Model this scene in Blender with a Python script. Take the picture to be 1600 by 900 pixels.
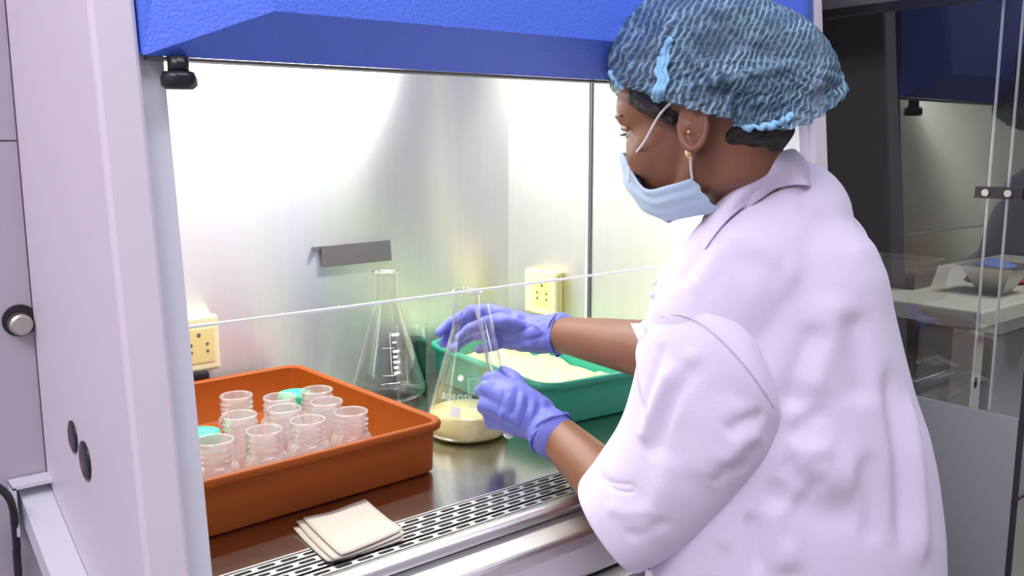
import bpy, math, random
import numpy as np
from mathutils import Vector, noise
from mathutils.bvhtree import BVHTree
random.seed(7)
for o in list(bpy.data.objects): bpy.data.objects.remove(o)
SC = bpy.context.scene
COL = SC.collection
PI = math.pi

# ---------------------------------------------------------------- camera
F = 1400.0
def _axes():
    X = np.array([1750.0, 228.0, -F]); X /= np.linalg.norm(X)
    a = -1149.0; b = -(X[0]*a - X[2]*F)/X[1]
    Y = np.array([a, b, -F]); Y /= np.linalg.norm(Y)
    return X, Y, np.cross(X, Y)
AX, AY, AZ = _axes()
CP = np.array([0, 0, 0.45])
RIGHT = Vector((AX[0], AY[0], AZ[0])); UP = Vector((AX[1], AY[1], AZ[1])); BACK = Vector((AX[2], AY[2], AZ[2]))
def at(px, py, d):
    """world point measured in the photograph at pixel px,py and distance d along the view axis"""
    v = np.array([px-800.0, 450.0-py, -F])*d/F
    return Vector(CP + np.array([v@AX, v@AY, v@AZ]))
RH = Vector((RIGHT.x, RIGHT.y, 0)).normalized()      # horizontal, towards picture right
FH = Vector((-RH.y, RH.x, 0))                        # horizontal, away from the photographer
cd = bpy.data.cameras.new('camera'); cam = bpy.data.objects.new('camera', cd); COL.objects.link(cam)
from mathutils import Matrix
M = Matrix((RIGHT, UP, BACK)).transposed().to_4x4(); M.translation = Vector(CP)
cam.matrix_world = M
cd.sensor_width = 36; cd.lens = F/1600*36; cd.clip_start = 0.02
SC.camera = cam

# ---------------------------------------------------------------- world, lights, exposure
W = bpy.data.worlds.new('world'); SC.world = W; W.use_nodes = True
W.node_tree.nodes['Background'].inputs[0].default_value = (0.80, 0.82, 1.0, 1)
W.node_tree.nodes['Background'].inputs[1].default_value = 0.3
SC.view_settings.view_transform = 'Standard'; SC.view_settings.look = 'None'
SC.view_settings.exposure = 0.0; SC.view_settings.gamma = 1.0
def area(name, loc, size, power, col, rot=(0, 0, 0)):
    l = bpy.data.lights.new(name, 'AREA'); l.shape = 'RECTANGLE'; l.size, l.size_y = size
    l.energy = power; l.color = col
    o = bpy.data.objects.new(name, l); o.location = loc; o.rotation_euler = rot; COL.objects.link(o); return o
area('ceiling_light_near', (0.55, 0.0, 1.70), (1.6, 0.6), 17.5, (0.90, 0.89, 1.0))
area('ceiling_light_left', (-0.9, 0.2, 1.66), (0.6, 1.2), 27, (0.97, 0.88, 1.0))
area('ceiling_light_right', (3.1, 0.4, 1.66), (1.2, 0.6), 42, (0.97, 1.0, 0.96))
area('cabinet_tube_light', (0.64, 1.27, 0.668), (0.74, 0.03), 7.2, (1.0, 0.99, 0.95), (math.radians(0), 0, 0))

# ---------------------------------------------------------------- materials
def nt(name):
    m = bpy.data.materials.new(name); m.use_nodes = True
    n = m.node_tree; return m, n, n.nodes['Principled BSDF']
def mat(name, col, rough=0.5, metal=0, noise_amt=0.06, nscale=8, bump=0.0, bscale=60, coat=0, sss=0, spec=0.5, aniso=0, stretch=None, trans=0, alpha=None):
    m, n, b = nt(name)
    b.inputs['Base Color'].default_value = (*col, 1)
    b.inputs['Roughness'].default_value = rough; b.inputs['Metallic'].default_value = metal
    b.inputs['Coat Weight'].default_value = coat; b.inputs['Specular IOR Level'].default_value = spec
    b.inputs['Transmission Weight'].default_value = trans
    if aniso:
        b.inputs['Anisotropic'].default_value = aniso
        cx = n.nodes.new('ShaderNodeCombineXYZ'); cx.inputs[2].default_value = 1.0; n.links.new(cx.outputs[0], b.inputs['Tangent'])
    if sss:
        b.inputs['Subsurface Weight'].default_value = sss; b.inputs['Subsurface Scale'].default_value = 0.006
        b.inputs['Subsurface Radius'].default_value = (1, .4, .25)
    tc = n.nodes.new('ShaderNodeTexCoord'); mp = n.nodes.new('ShaderNodeMapping')
    n.links.new(tc.outputs['Object'], mp.inputs[0])
    if stretch: mp.inputs['Scale'].default_value = stretch
    if noise_amt:
        t = n.nodes.new('ShaderNodeTexNoise'); t.inputs['Scale'].default_value = nscale; t.inputs['Detail'].default_value = 5
        n.links.new(mp.outputs[0], t.inputs['Vector'])
        r = n.nodes.new('ShaderNodeMapRange'); r.inputs[3].default_value = 1-noise_amt; r.inputs[4].default_value = 1+noise_amt
        n.links.new(t.outputs[0], r.inputs[0])
        h = n.nodes.new('ShaderNodeHueSaturation'); h.inputs['Color'].default_value = (*col, 1)
        n.links.new(r.outputs[0], h.inputs['Value']); n.links.new(h.outputs[0], b.inputs['Base Color'])
    if bump:
        t2 = n.nodes.new('ShaderNodeTexNoise'); t2.inputs['Scale'].default_value = bscale; t2.inputs['Detail'].default_value = 3
        n.links.new(mp.outputs[0], t2.inputs['Vector'])
        bp = n.nodes.new('ShaderNodeBump'); bp.inputs['Strength'].default_value = bump; bp.inputs['Distance'].default_value = 0.001
        n.links.new(t2.outputs[0], bp.inputs['Height']); n.links.new(bp.outputs[0], b.inputs['Normal'])
    return m
def glassmat(name, tint, edge=0.06, rough=0.0, body=0.0, bodycol=(1, 1, 1), spec_col=(1, 1, 1), power=3.5):
    """thin clear sheet: see-through with fresnel reflection, and a little milky body"""
    m = bpy.data.materials.new(name); m.use_nodes = True; n = m.node_tree
    for x in list(n.nodes): n.nodes.remove(x)
    out = n.nodes.new('ShaderNodeOutputMaterial'); tr = n.nodes.new('ShaderNodeBsdfTransparent'); tr.inputs[0].default_value = (*tint, 1)
    gl = n.nodes.new('ShaderNodeBsdfGlossy'); gl.inputs['Roughness'].default_value = rough; gl.inputs[0].default_value = (*spec_col, 1)
    df = n.nodes.new('ShaderNodeBsdfTranslucent'); df.inputs[0].default_value = (*bodycol, 1)
    d2 = n.nodes.new('ShaderNodeBsdfDiffuse'); d2.inputs[0].default_value = (*bodycol, 1)
    md = n.nodes.new('ShaderNodeMixShader'); md.inputs[0].default_value = 0.5
    n.links.new(df.outputs[0], md.inputs[1]); n.links.new(d2.outputs[0], md.inputs[2])
    m1 = n.nodes.new('ShaderNodeMixShader'); m1.inputs[0].default_value = body
    n.links.new(tr.outputs[0], m1.inputs[1]); n.links.new(md.outputs[0], m1.inputs[2])
    lw = n.nodes.new('ShaderNodeLayerWeight'); lw.inputs['Blend'].default_value = 0.5
    pw = n.nodes.new('ShaderNodeMath'); pw.operation = 'POWER'; pw.inputs[1].default_value = power
    n.links.new(lw.outputs['Facing'], pw.inputs[0])
    mx = n.nodes.new('ShaderNodeMapRange'); mx.inputs[3].default_value = edge; mx.inputs[4].default_value = 0.95
    n.links.new(pw.outputs[0], mx.inputs[0])
    m2 = n.nodes.new('ShaderNodeMixShader'); n.links.new(mx.outputs[0], m2.inputs[0])
    n.links.new(m1.outputs[0], m2.inputs[1]); n.links.new(gl.outputs[0], m2.inputs[2]); n.links.new(m2.outputs[0], out.inputs[0])
    return m
white_paint = mat('white_paint', (0.76, 0.71, 0.77), 0.45, bump=0.15, bscale=300, noise_amt=0.02)
wall_paint = mat('wall_paint', (0.50, 0.46, 0.52), 0.7, noise_amt=0.03, nscale=3)
frame_paint = mat('frame_paint', (0.72, 0.74, 0.80), 0.45, bump=0.15, bscale=300, noise_amt=0.02)
blue_paint = mat('blue_paint', (0.10, 0.21, 0.88), 0.40, bump=0.9, bscale=350, noise_amt=0.05, nscale=20)
steel = mat('brushed_steel', (0.88, 0.88, 0.85), 0.36, 0.98, aniso=0.9, noise_amt=0.05, nscale=6, bump=0.04, bscale=30, stretch=(12, 12, 0.3))
side_steel = mat('side_steel', (0.88, 0.88, 0.84), 0.40, 0.96, aniso=0.9, noise_amt=0.04, nscale=6, bump=0.04, bscale=30, stretch=(12, 12, 0.3))
bench_steel = mat('bench_steel', (0.60, 0.585, 0.54), 0.20, 1, noise_amt=0.06, nscale=6, bump=0.08, bscale=60, stretch=(0.6, 12, 1))
lip_steel = mat('lip_steel', (0.70, 0.69, 0.69), 0.40, 1, noise_amt=0.06, nscale=8, bump=0.08, bscale=60, stretch=(0.6, 12, 12))
dark_void = mat('dark_void', (0.015, 0.012, 0.012), 0.8)
black_plastic = mat('black_plastic', (0.015, 0.015, 0.017), 0.3)
black_rubber = mat('black_rubber', (0.02, 0.02, 0.025), 0.6)
ivory = mat('ivory_plastic', (0.88, 0.80, 0.52), 0.35, noise_amt=0.02)
ivory2 = mat('ivory_recess', (0.80, 0.68, 0.30), 0.4, noise_amt=0.02)
grey_plate = mat('grey_plate', (0.13, 0.12, 0.13), 0.4)
orange = mat('orange_plastic', (0.33, 0.070, 0.006), 0.45, spec=0.2, noise_amt=0.05, nscale=10, bump=0.15, bscale=120)
green = mat('green_plastic', (0.03, 0.36, 0.24), 0.4, noise_amt=0.05, nscale=10, bump=0.15, bscale=120)
green_cap = mat('green_cap', (0.03, 0.70, 0.33), 0.4)
paper = mat('paper', (0.55, 0.50, 0.43), 0.85, noise_amt=0.05, nscale=12, bump=0.4, bscale=80)
agar = mat('cream_agar', (0.95, 0.85, 0.42), 0.22, noise_amt=0.03, sss=0.2)
cotton = mat('pale_sheet', (0.68, 0.80, 0.40), 0.9, noise_amt=0.12, nscale=15, bump=0.8, bscale=60)
glass = glassmat('flask_glass', (0.95, 0.96, 0.955), 0.07, power=1.9)
tube_glass = glassmat('tube_glass', (0.95, 0.96, 0.98), 0.05, power=2.2)
sash_glass = glassmat('sash_glass', (0.975, 0.98, 0.975), 0.012)
sash_edge = mat('sash_edge', (0.85, 0.88, 0.86), 0.3, noise_amt=0.0)
dark_glass = glassmat('smoked_glass', (0.70, 0.70, 0.70), 0.085)
jar_plastic = glassmat('jar_plastic', (0.96, 0.95, 0.95), 0.08, 0.12, 0.30, (0.97, 0.95, 0.95), power=1.7)
frosted = mat('frosted_film', (0.27, 0.29, 0.30), 0.5, noise_amt=0.03)
print_white = mat('print_white', (0.92, 0.92, 0.90), 0.5, noise_amt=0)
print_red = mat('print_red', (0.62, 0.10, 0.12), 0.5, noise_amt=0)
dark_wall = mat('dark_wall', (0.030, 0.027, 0.027), 0.7)
grey_cab = mat('grey_cabinet', (0.48, 0.50, 0.54), 0.5)
table_m = mat('table_laminate', (0.62, 0.60, 0.54), 0.4, noise_amt=0.04)
rail_m = mat('rail_metal', (0.16, 0.16, 0.17), 0.4, 0.3)
floor_m = mat('floor_vinyl', (0.40, 0.39, 0.38), 0.5)
ceil_m = mat('ceiling_panel', (0.75, 0.75, 0.76), 0.8)
skin = mat('skin', (0.235, 0.098, 0.052), 0.48, noise_amt=0.10, nscale=18, bump=0.15, bscale=220, sss=0.12)
hair_m = mat('black_hair', (0.012, 0.009, 0.008), 0.45, noise_amt=0.3, nscale=60, bump=0.8, bscale=200)
coat_m = mat('white_coat_cotton', (0.76, 0.70, 0.86), 0.85, noise_amt=0.025, nscale=7, bump=0.25, bscale=500)
seam_m = mat('coat_seam', (0.60, 0.54, 0.68), 0.85, noise_amt=0.03)
glove_m = mat('nitrile_glove', (0.165, 0.185, 0.62), 0.50, noise_amt=0.05, nscale=20, bump=0.25, bscale=110, spec=0.35)
mask_m = mat('mask_fabric', (0.52, 0.68, 0.86), 0.8, noise_amt=0.04, nscale=20, bump=0.3, bscale=300)
elastic_m = mat('white_elastic', (0.85, 0.80, 0.78), 0.7, noise_amt=0)
gold = mat('gold', (0.95, 0.60, 0.35), 0.25, 1, noise_amt=0)
eye_m = mat('eye_white', (0.55, 0.50, 0.47), 0.2, noise_amt=0)
trouser_m = mat('dark_trousers', (0.03, 0.03, 0.05), 0.8)
red_m = mat('red_cloth', (0.45, 0.02, 0.06), 0.7)
blue_cloth = mat('blue_cloth', (0.10, 0.16, 0.45), 0.7)
pan_m = mat('pan_steel', (0.55, 0.52, 0.47), 0.35, 0.9, bump=0.3, bscale=25, noise_amt=0.15, nscale=30)

def capmat():
    m = bpy.data.materials.new('cap_nonwoven'); m.use_nodes = True; n = m.node_tree
    b = n.nodes['Principled BSDF']; b.inputs['Roughness'].default_value = 0.8; b.inputs['Specular IOR Level'].default_value = 0.2
    at_ = n.nodes.new('ShaderNodeUVMap')
    mp = n.nodes.new('ShaderNodeMapping'); mp.inputs['Scale'].default_value = (1, 1, 1)
    n.links.new(at_.outputs[0], mp.inputs[0])
    w = n.nodes.new('ShaderNodeTexWave'); w.wave_type = 'BANDS'; w.bands_direction = 'X'
    w.inputs['Scale'].default_value = 12; w.inputs['Distortion'].default_value = 4.5; w.inputs['Detail'].default_value = 4; w.inputs['Detail Scale'].default_value = 1.3
    n.links.new(mp.outputs[0], w.inputs['Vector'])
    w2 = n.nodes.new('ShaderNodeTexWave'); w2.wave_type = 'BANDS'; w2.bands_direction = 'Y'
    w2.inputs['Scale'].default_value = 5; w2.inputs['Distortion'].default_value = 9; w2.inputs['Detail'].default_value = 3; w2.inputs['Detail Scale'].default_value = 3
    n.links.new(mp.outputs[0], w2.inputs['Vector'])
    def sharp(src, p):
        k = n.nodes.new('ShaderNodeMath'); k.operation = 'POWER'; k.inputs[1].default_value = p; n.links.new(src, k.inputs[0]); return k.outputs[0]
    a = n.nodes.new('ShaderNodeMath'); a.operation = 'MAXIMUM'
    n.links.new(sharp(w.outputs['Fac'], 2.2), a.inputs[0])
    s2 = n.nodes.new('ShaderNodeMath'); s2.operation = 'MULTIPLY'; s2.inputs[1].default_value = 0.55; n.links.new(sharp(w2.outputs['Fac'], 5), s2.inputs[0])
    n.links.new(s2.outputs[0], a.inputs[1])
    nz = n.nodes.new('ShaderNodeTexNoise'); nz.inputs['Scale'].default_value = 7; nz.inputs['Detail'].default_value = 4; n.links.new(mp.outputs[0], nz.inputs['Vector'])
    nr = n.nodes.new('ShaderNodeMapRange'); nr.inputs[1].default_value = .35; nr.inputs[2].default_value = .65; nr.inputs[3].default_value = .35; nr.inputs[4].default_value = 1.15; n.links.new(nz.outputs[0], nr.inputs[0])
    mm = n.nodes.new('ShaderNodeMath'); mm.operation = 'MULTIPLY'; n.links.new(a.outputs[0], mm.inputs[0]); n.links.new(nr.outputs[0], mm.inputs[1]); a = mm
    cr = n.nodes.new('ShaderNodeValToRGB'); cr.color_ramp.elements[0].color = (0.080, 0.150, 0.220, 1); cr.color_ramp.elements[1].color = (0.33, 0.52, 0.64, 1)
    n.links.new(a.outputs[0], cr.inputs[0]); n.links.new(cr.outputs[0], b.inputs['Base Color'])
    al = n.nodes.new('ShaderNodeMapRange'); al.inputs[3].default_value = 0.62; al.inputs[4].default_value = 0.95
    n.links.new(a.outputs[0], al.inputs[0]); n.links.new(al.outputs[0], b.inputs['Alpha'])
    bp = n.nodes.new('ShaderNodeBump'); bp.inputs['Strength'].default_value = 0.4; bp.inputs['Distance'].default_value = 0.002
    n.links.new(a.outputs[0], bp.inputs['Height']); n.links.new(bp.outputs[0], b.inputs['Normal'])
    return m
cap_m = capmat()
cap_band_m = mat('cap_edge_nonwoven', (0.30, 0.62, 0.88), 0.8, noise_amt=0.15, nscale=40, bump=0.8, bscale=90)

# ---------------------------------------------------------------- object helpers
def origin(o):
    v = Vector((0, 0, 0))
    while o is not None: v += Vector(o.location); o = o.parent
    return v
def obj(name, vf, m, parent=None, smooth=False, uv=None, **props):
    """vf = (verts, faces) in world coordinates"""
    vs, fs = vf; off = origin(parent)
    me = bpy.data.meshes.new(name); me.from_pydata([tuple(Vector(v)-off) for v in vs], [], fs); me.validate(); me.update()
    if uv:
        l = me.uv_layers.new(name='UVMap')
        for lp in me.loops: l.data[lp.index].uv = uv[lp.vertex_index]
    if m: me.materials.append(m)
    if smooth: me.polygons.foreach_set('use_smooth', [True]*len(me.polygons))
    o = bpy.data.objects.new(name, me); COL.objects.link(o); o.parent = parent
    for k, v in props.items(): o[k] = v
    return o
def obj_me(name, me, m, parent=None, smooth=True):
    off = origin(parent); me.transform(Matrix.Translation(-off)); me.name = name
    me.materials.clear(); me.materials.append(m)
    if smooth: me.polygons.foreach_set('use_smooth', [True]*len(me.polygons))
    o = bpy.data.objects.new(name, me); COL.objects.link(o); o.parent = parent; return o
def empty(name, loc, label, cat, group=None):
    o = bpy.data.objects.new(name, None); COL.objects.link(o); o.location = loc; o.empty_display_size = 0.02
    o['label'] = label; o['category'] = cat
    if group: o['group'] = group
    return o
def tag(o, label, cat, group=None):
    o['label'] = label; o['category'] = cat
    if group: o['group'] = group
    return o
def bevel(o, w=0.003, seg=2):
    b = o.modifiers.new('bevel', 'BEVEL'); b.width = w; b.segments = seg; b.limit_method = 'ANGLE'; return o
def join(*parts):
    V, Fc = [], []
    for v, f in parts:
        n = len(V); V += list(v); Fc += [tuple(i+n for i in q) for q in f]
    return V, Fc
def box(x0, x1, y0, y1, z0, z1):
    v = [(x0, y0, z0), (x1, y0, z0), (x1, y1, z0), (x0, y1, z0), (x0, y0, z1), (x1, y0, z1), (x1, y1, z1), (x0, y1, z1)]
    return v, [(0, 3, 2, 1), (4, 5, 6, 7), (0, 1, 5, 4), (1, 2, 6, 5), (2, 3, 7, 6), (3, 0, 4, 7)]
def hexa(b4, t4):
    return list(b4)+list(t4), [(0, 3, 2, 1), (4, 5, 6, 7), (0, 1, 5, 4), (1, 2, 6, 5), (2, 3, 7, 6), (3, 0, 4, 7)]
def extrude_x(prof, x0, x1, closed=True):
    n = len(prof); v = [(x0, y, z) for y, z in prof]+[(x1, y, z) for y, z in prof]
    f = [(i, (i+1) % n, n+(i+1) % n, n+i) for i in range(n if closed else n-1)]
    if closed: f += [tuple(range(n))[::-1], tuple(range(n, 2*n))]
    return v, f
def loft(rings, cap0=True, cap1=True, close=True):
    n = len(rings[0]); v = [p for r in rings for p in r]; f = []
    for i in range(len(rings)-1):
        for j in range(n if close else n-1):
            a = i*n+j; b = i*n+(j+1) % n
            f.append((a, b, b+n, a+n))
    if cap0: f.append(tuple(range(n))[::-1])
    if cap1: f.append(tuple(range((len(rings)-1)*n, len(rings)*n)))
    return v, f
def frame_of(d):
    d = Vector(d).normalized(); a = Vector((0, 0, 1)) if abs(d.z) < .9 else Vector((1, 0, 0))
    u = d.cross(a).normalized(); return u, d.cross(u).normalized()
def tube(pts, rad, n=12, caps=True, round_ends=False):
    """smooth tube through points; rad is a number or list"""
    pts = [Vector(p) for p in pts]
    if not isinstance(rad, (list, tuple)): rad = [rad]*len(pts)
    rad = list(rad)
    if round_ends:
        d0 = (pts[0]-pts[1]).normalized(); d1 = (pts[-1]-pts[-2]).normalized(); r0, r1 = rad[0], rad[-1]
        pre = [(pts[0]+d0*r0*math.sin(a), r0*math.cos(a)) for a in (1.45, 1.1, .75, .38)]
        post = [(pts[-1]+d1*r1*math.sin(a), r1*math.cos(a)) for a in (.38, .75, 1.1, 1.45)]
        pts = [p for p, _ in pre]+pts+[p for p, _ in post]; rad = [r for _, r in pre]+rad+[r for _, r in post]
    rings = []; u = None
    for i, p in enumerate(pts):
        d = (pts[min(i+1, len(pts)-1)]-pts[max(i-1, 0)]).normalized()
        if u is None: u, w = frame_of(d)
        else:
            u = (u-d*u.dot(d)).normalized(); w = d.cross(u)
        rings.append([p+(u*math.cos(t)+w*math.sin(t))*rad[i] for t in [2*PI*k/n for k in range(n)]])
    return loft(rings, caps, caps)
def smooth_path(pts, k=4):
    pts = [Vector(p) for p in pts]; out = []
    P = [pts[0]*2-pts[1]]+pts+[pts[-1]*2-pts[-2]]
    for i in range(1, len(P)-2):
        for j in range(k):
            t = j/k
            out.append(0.5*((2*P[i])+(-P[i-1]+P[i+1])*t+(2*P[i-1]-5*P[i]+4*P[i+1]-P[i+2])*t*t+(-P[i-1]+3*P[i]-3*P[i+1]+P[i+2])*t**3))
    out.append(pts[-1]); return out
def ellipsoid(c, axes, n=20, m=12):
    """axes: three vectors"""
    c = Vector(c); rings = []
    for i in range(1, m):
        a = PI*i/m
        rings.append([c+Vector(axes[2])*math.cos(a)+(Vector(axes[0])*math.cos(t)+Vector(axes[1])*math.sin(t))*math.sin(a) for t in [2*PI*k/n for k in range(n)]])
    v, f = loft(rings, False, False); k = len(v); v += [c+Vector(axes[2]), c-Vector(axes[2])]
    f += [(k, (j+1) % n, j) for j in range(n)]+[(k+1, (m-2)*n+j, (m-2)*n+(j+1) % n) for j in range(n)]
    return v, f
def lathe(prof, c=(0, 0, 0), n=32, cap0=False, cap1=False):
    rings = [[Vector((c[0]+r*math.cos(t), c[1]+r*math.sin(t), c[2]+z)) for t in [2*PI*k/n for k in range(n)]] for r, z in prof]
    return loft(rings, cap0, cap1)
def cyl(p0, p1, r, n=20): return tube([p0, p1], r, n)
def voxel(parts, size, smooth_it=6, fac=0.5):
    """melt overlapping closed shapes into one continuous skin"""
    v, f = join(*parts); me = bpy.data.meshes.new('tmp'); me.from_pydata([tuple(p) for p in v], [], f)
    o = bpy.data.objects.new('tmp', me); COL.objects.link(o)
    r = o.modifiers.new('r', 'REMESH'); r.mode = 'VOXEL'; r.voxel_size = size
    if smooth_it:
        s = o.modifiers.new('s', 'SMOOTH'); s.iterations = smooth_it; s.factor = fac
    dg = bpy.context.evaluated_depsgraph_get(); dg.update()
    out = bpy.data.meshes.new_from_object(o.evaluated_get(dg), depsgraph=dg)
    bpy.data.objects.remove(o); bpy.data.meshes.remove(me); return out
def get_co(me):
    a = np.empty(len(me.vertices)*3, np.float32); me.vertices.foreach_get('co', a); return a.reshape(-1, 3).astype(float)
def set_co(me, a): me.vertices.foreach_set('co', a.astype(np.float32).ravel()); me.update()
def get_no(me):
    a = np.empty(len(me.vertices)*3, np.float32)
    me.vertex_normals.foreach_get('vector', a); return a.reshape(-1, 3).astype(float)
def bvh_of(me):
    return BVHTree.FromPolygons([v.co for v in me.vertices], [p.vertices[:] for p in me.polygons])
def cast(bvh, px, py):
    d = (at(px, py, 1)-Vector(CP)).normalized(); h = bvh.ray_cast(Vector(CP), d)
    return h[0]
def folds(me, lines):
    """raise or sink soft ridges along lines lying on the cloth. line = (points, width m, height m)"""
    bvh = bvh_of(me); co = get_co(me); no = get_no(me); disp = np.zeros(len(co))
    for pts, w, h in lines:
        P = [cast(bvh, *p) for p in pts]; P = [p for p in P if p is not None]
        if len(P) < 2: continue
        P = [np.array(p) for p in smooth_path(P, 5)]; L = len(P)-1; best = np.full(len(co), 1e9); tt = np.zeros(len(co))
        for i in range(L):
            a, b = P[i], P[i+1]; ab = b-a; t = np.clip(((co-a)@ab)/(ab@ab+1e-12), 0, 1)
            d = np.linalg.norm(co-(a+t[:, None]*ab), axis=1); k = d < best; best[k] = d[k]; tt[k] = (i+t[k])/L
        env = np.clip(np.minimum(tt, 1-tt)*5, 0, 1); env = env*env*(3-2*env)
        disp += h*np.exp(-(best/w)**2)*env
    set_co(me, co+no*disp[:, None])
def rumple(me, scale, amp, seed=0, stretch=(1, 1, 1)):
    co = get_co(me); no = get_no(me)
    d = np.array([noise.noise(Vector((p[0]*scale*stretch[0]+seed, p[1]*scale*stretch[1], p[2]*scale*stretch[2]))) for p in co])
    set_co(me, co+no*(d*amp)[:, None])
def text_mesh(s, size, name='text'):
    c = bpy.data.curves.new('tmp', 'FONT'); c.body = s; c.size = size; c.extrude = 0.0002; c.resolution_u = 2
    o = bpy.data.objects.new('tmp', c); COL.objects.link(o)
    dg = bpy.context.evaluated_depsgraph_get(); dg.update()
    me = bpy.data.meshes.new_from_object(o.evaluated_get(dg), depsgraph=dg)
    v = [tuple(x.co) for x in me.vertices]; f = [tuple(p.vertices) for p in me.polygons]
    bpy.data.objects.remove(o); return v, f

# ================================================================= ROOM SHELL
def struct(name, vf, m, **k): return obj(name, vf, m, kind='structure', **k)
FZ = -0.95
struct('floor', box(-1.6, 4.6, -1.8, 3.0, FZ-.05, FZ), floor_m)
struct('ceiling', box(-1.6, 4.6, -1.8, 3.0, 1.75, 1.8), ceil_m)
struct('wall_left', box(-1.65, -1.6, -1.8, 3.0, FZ, 1.75), white_paint)
struct('wall_front', box(-1.6, 4.6, -1.85, -1.8, FZ, 1.75), ceil_m)
struct('wall_right', box(4.6, 4.65, -1.8, 3.0, FZ, 1.75), dark_wall)
struct('wall_back', box(0.19, 4.6, 3.0, 3.05, FZ, 1.75), dark_wall)
# panelled wall left of the cabinet, two sheets with a hairline joint
wl = struct('wall_back_left', box(-1.6, 0.185, 1.095, 1.16, FZ, 1.75), dark_void)
for z0, z1 in ((FZ, 0.4535), (0.4555, 1.75)):
    obj('wall_panel', box(-1.6, 0.1985, 1.08, 1.10, z0, z1), wall_paint, wl)
# recessed knob in that wall
kn = obj('wall_knob', tube([(0.186, 1.078, 0.262), (0.186, 1.0795, 0.262)], 0.0175, 24), black_plastic, wl)
obj('knob_head', tube([(0.185, 1.078, 0.259), (0.185, 1.066, 0.259), (0.185, 1.064, 0.259)], [0.012, 0.0115, 0.009], 20), pan_m, kn)

# ================================================================= BIOSAFETY CABINET
K = 0.1                                     # lean of the front
def yf(z, off=0): return 0.712+K*z+off
cab = empty('safety_cabinet', (0.71, 1.08, -0.06), 'white laminar flow cabinet with blue hood, steel interior and glass front', 'cabinet')
ZT = 0.95; ZB = -0.22
# side cheeks
def cheek(x0, x1, yb):
    return hexa([(x0, yf(ZB), ZB), (x1, yf(ZB), ZB), (x1, yb(ZB), ZB), (x0, yb(ZB), ZB)], [(x0, yf(ZT), ZT), (x1, yf(ZT), ZT), (x1, yb(ZT), ZT), (x0, yb(ZT), ZT)])
bevel(obj('side_panel', cheek(0.199, 0.235, lambda z: 1.079), white_paint, cab), 0.004)
bevel(obj('side_panel', cheek(1.185, 1.222, lambda z: 1.46), white_paint, cab), 0.004)
for x0, x1 in ((0.2352, 0.256), (1.163, 1.1848)):
    obj('inner_jamb', hexa([(x0, yf(ZB, .010), ZB), (x1, yf(ZB, .010), ZB), (x1, yf(ZB, .05), ZB), (x0, yf(ZB, .05), ZB)], [(x0, yf(ZT, .010), ZT), (x1, yf(ZT, .010), ZT), (x1, yf(ZT, .05), ZT), (x0, yf(ZT, .05), ZT)]), frame_paint, cab)
# interior steel linings
obj('rear_lining', box(0.24, 1.18, 1.449, 1.455, 0, 0.7), steel, cab)
obj('side_lining', box(1.165, 1.171, 0.815, 1.207, 0, 0.7), side_steel, cab)
obj('side_lining', box(1.165, 1.171, 1.213, 1.449, 0, 0.7), side_steel, cab)
obj('joint_strip', box(1.1600, 1.1655, 1.2075, 1.2125, 0, 0.7), print_white, cab)
obj('joint_strip', box(1.1625, 1.1665, 1.2025, 1.2070, 0, 0.7), rail_m, cab, label='dark groove beside the white joint strip')
obj('side_lining', box(0.240, 0.246, 0.83, 1.449, 0, 0.7), side_steel, cab)
obj('top_lining', box(0.24, 1.171, 0.80, 1.455, 0.70, 0.706), steel, cab)
obj('rear_shell', box(0.236, 1.184, 1.456, 1.47, ZB, ZT), white_paint, cab)
obj('left_shell', box(0.2352, 0.2395, 1.08, 1.456, ZB, ZT), white_paint, cab)
# light tube high inside
lt = obj('light_tube', tube([(0.27, 1.27, 0.684), (1.01, 1.27, 0.684)], 0.010, 12), None, cab, True)
em = bpy.data.materials.new('lamp_tube'); em.use_nodes = True; eb = em.node_tree.nodes['Principled BSDF']
eb.inputs['Emission Color'].default_value = (1, 0.99, .96, 1); eb.inputs['Emission Strength'].default_value = 9; lt.data.materials.append(em)
# bench
obj('bench_top', box(0.24, 1.171, 0.885, 1.455, -0.004, 0.0), bench_steel, cab)
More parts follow.
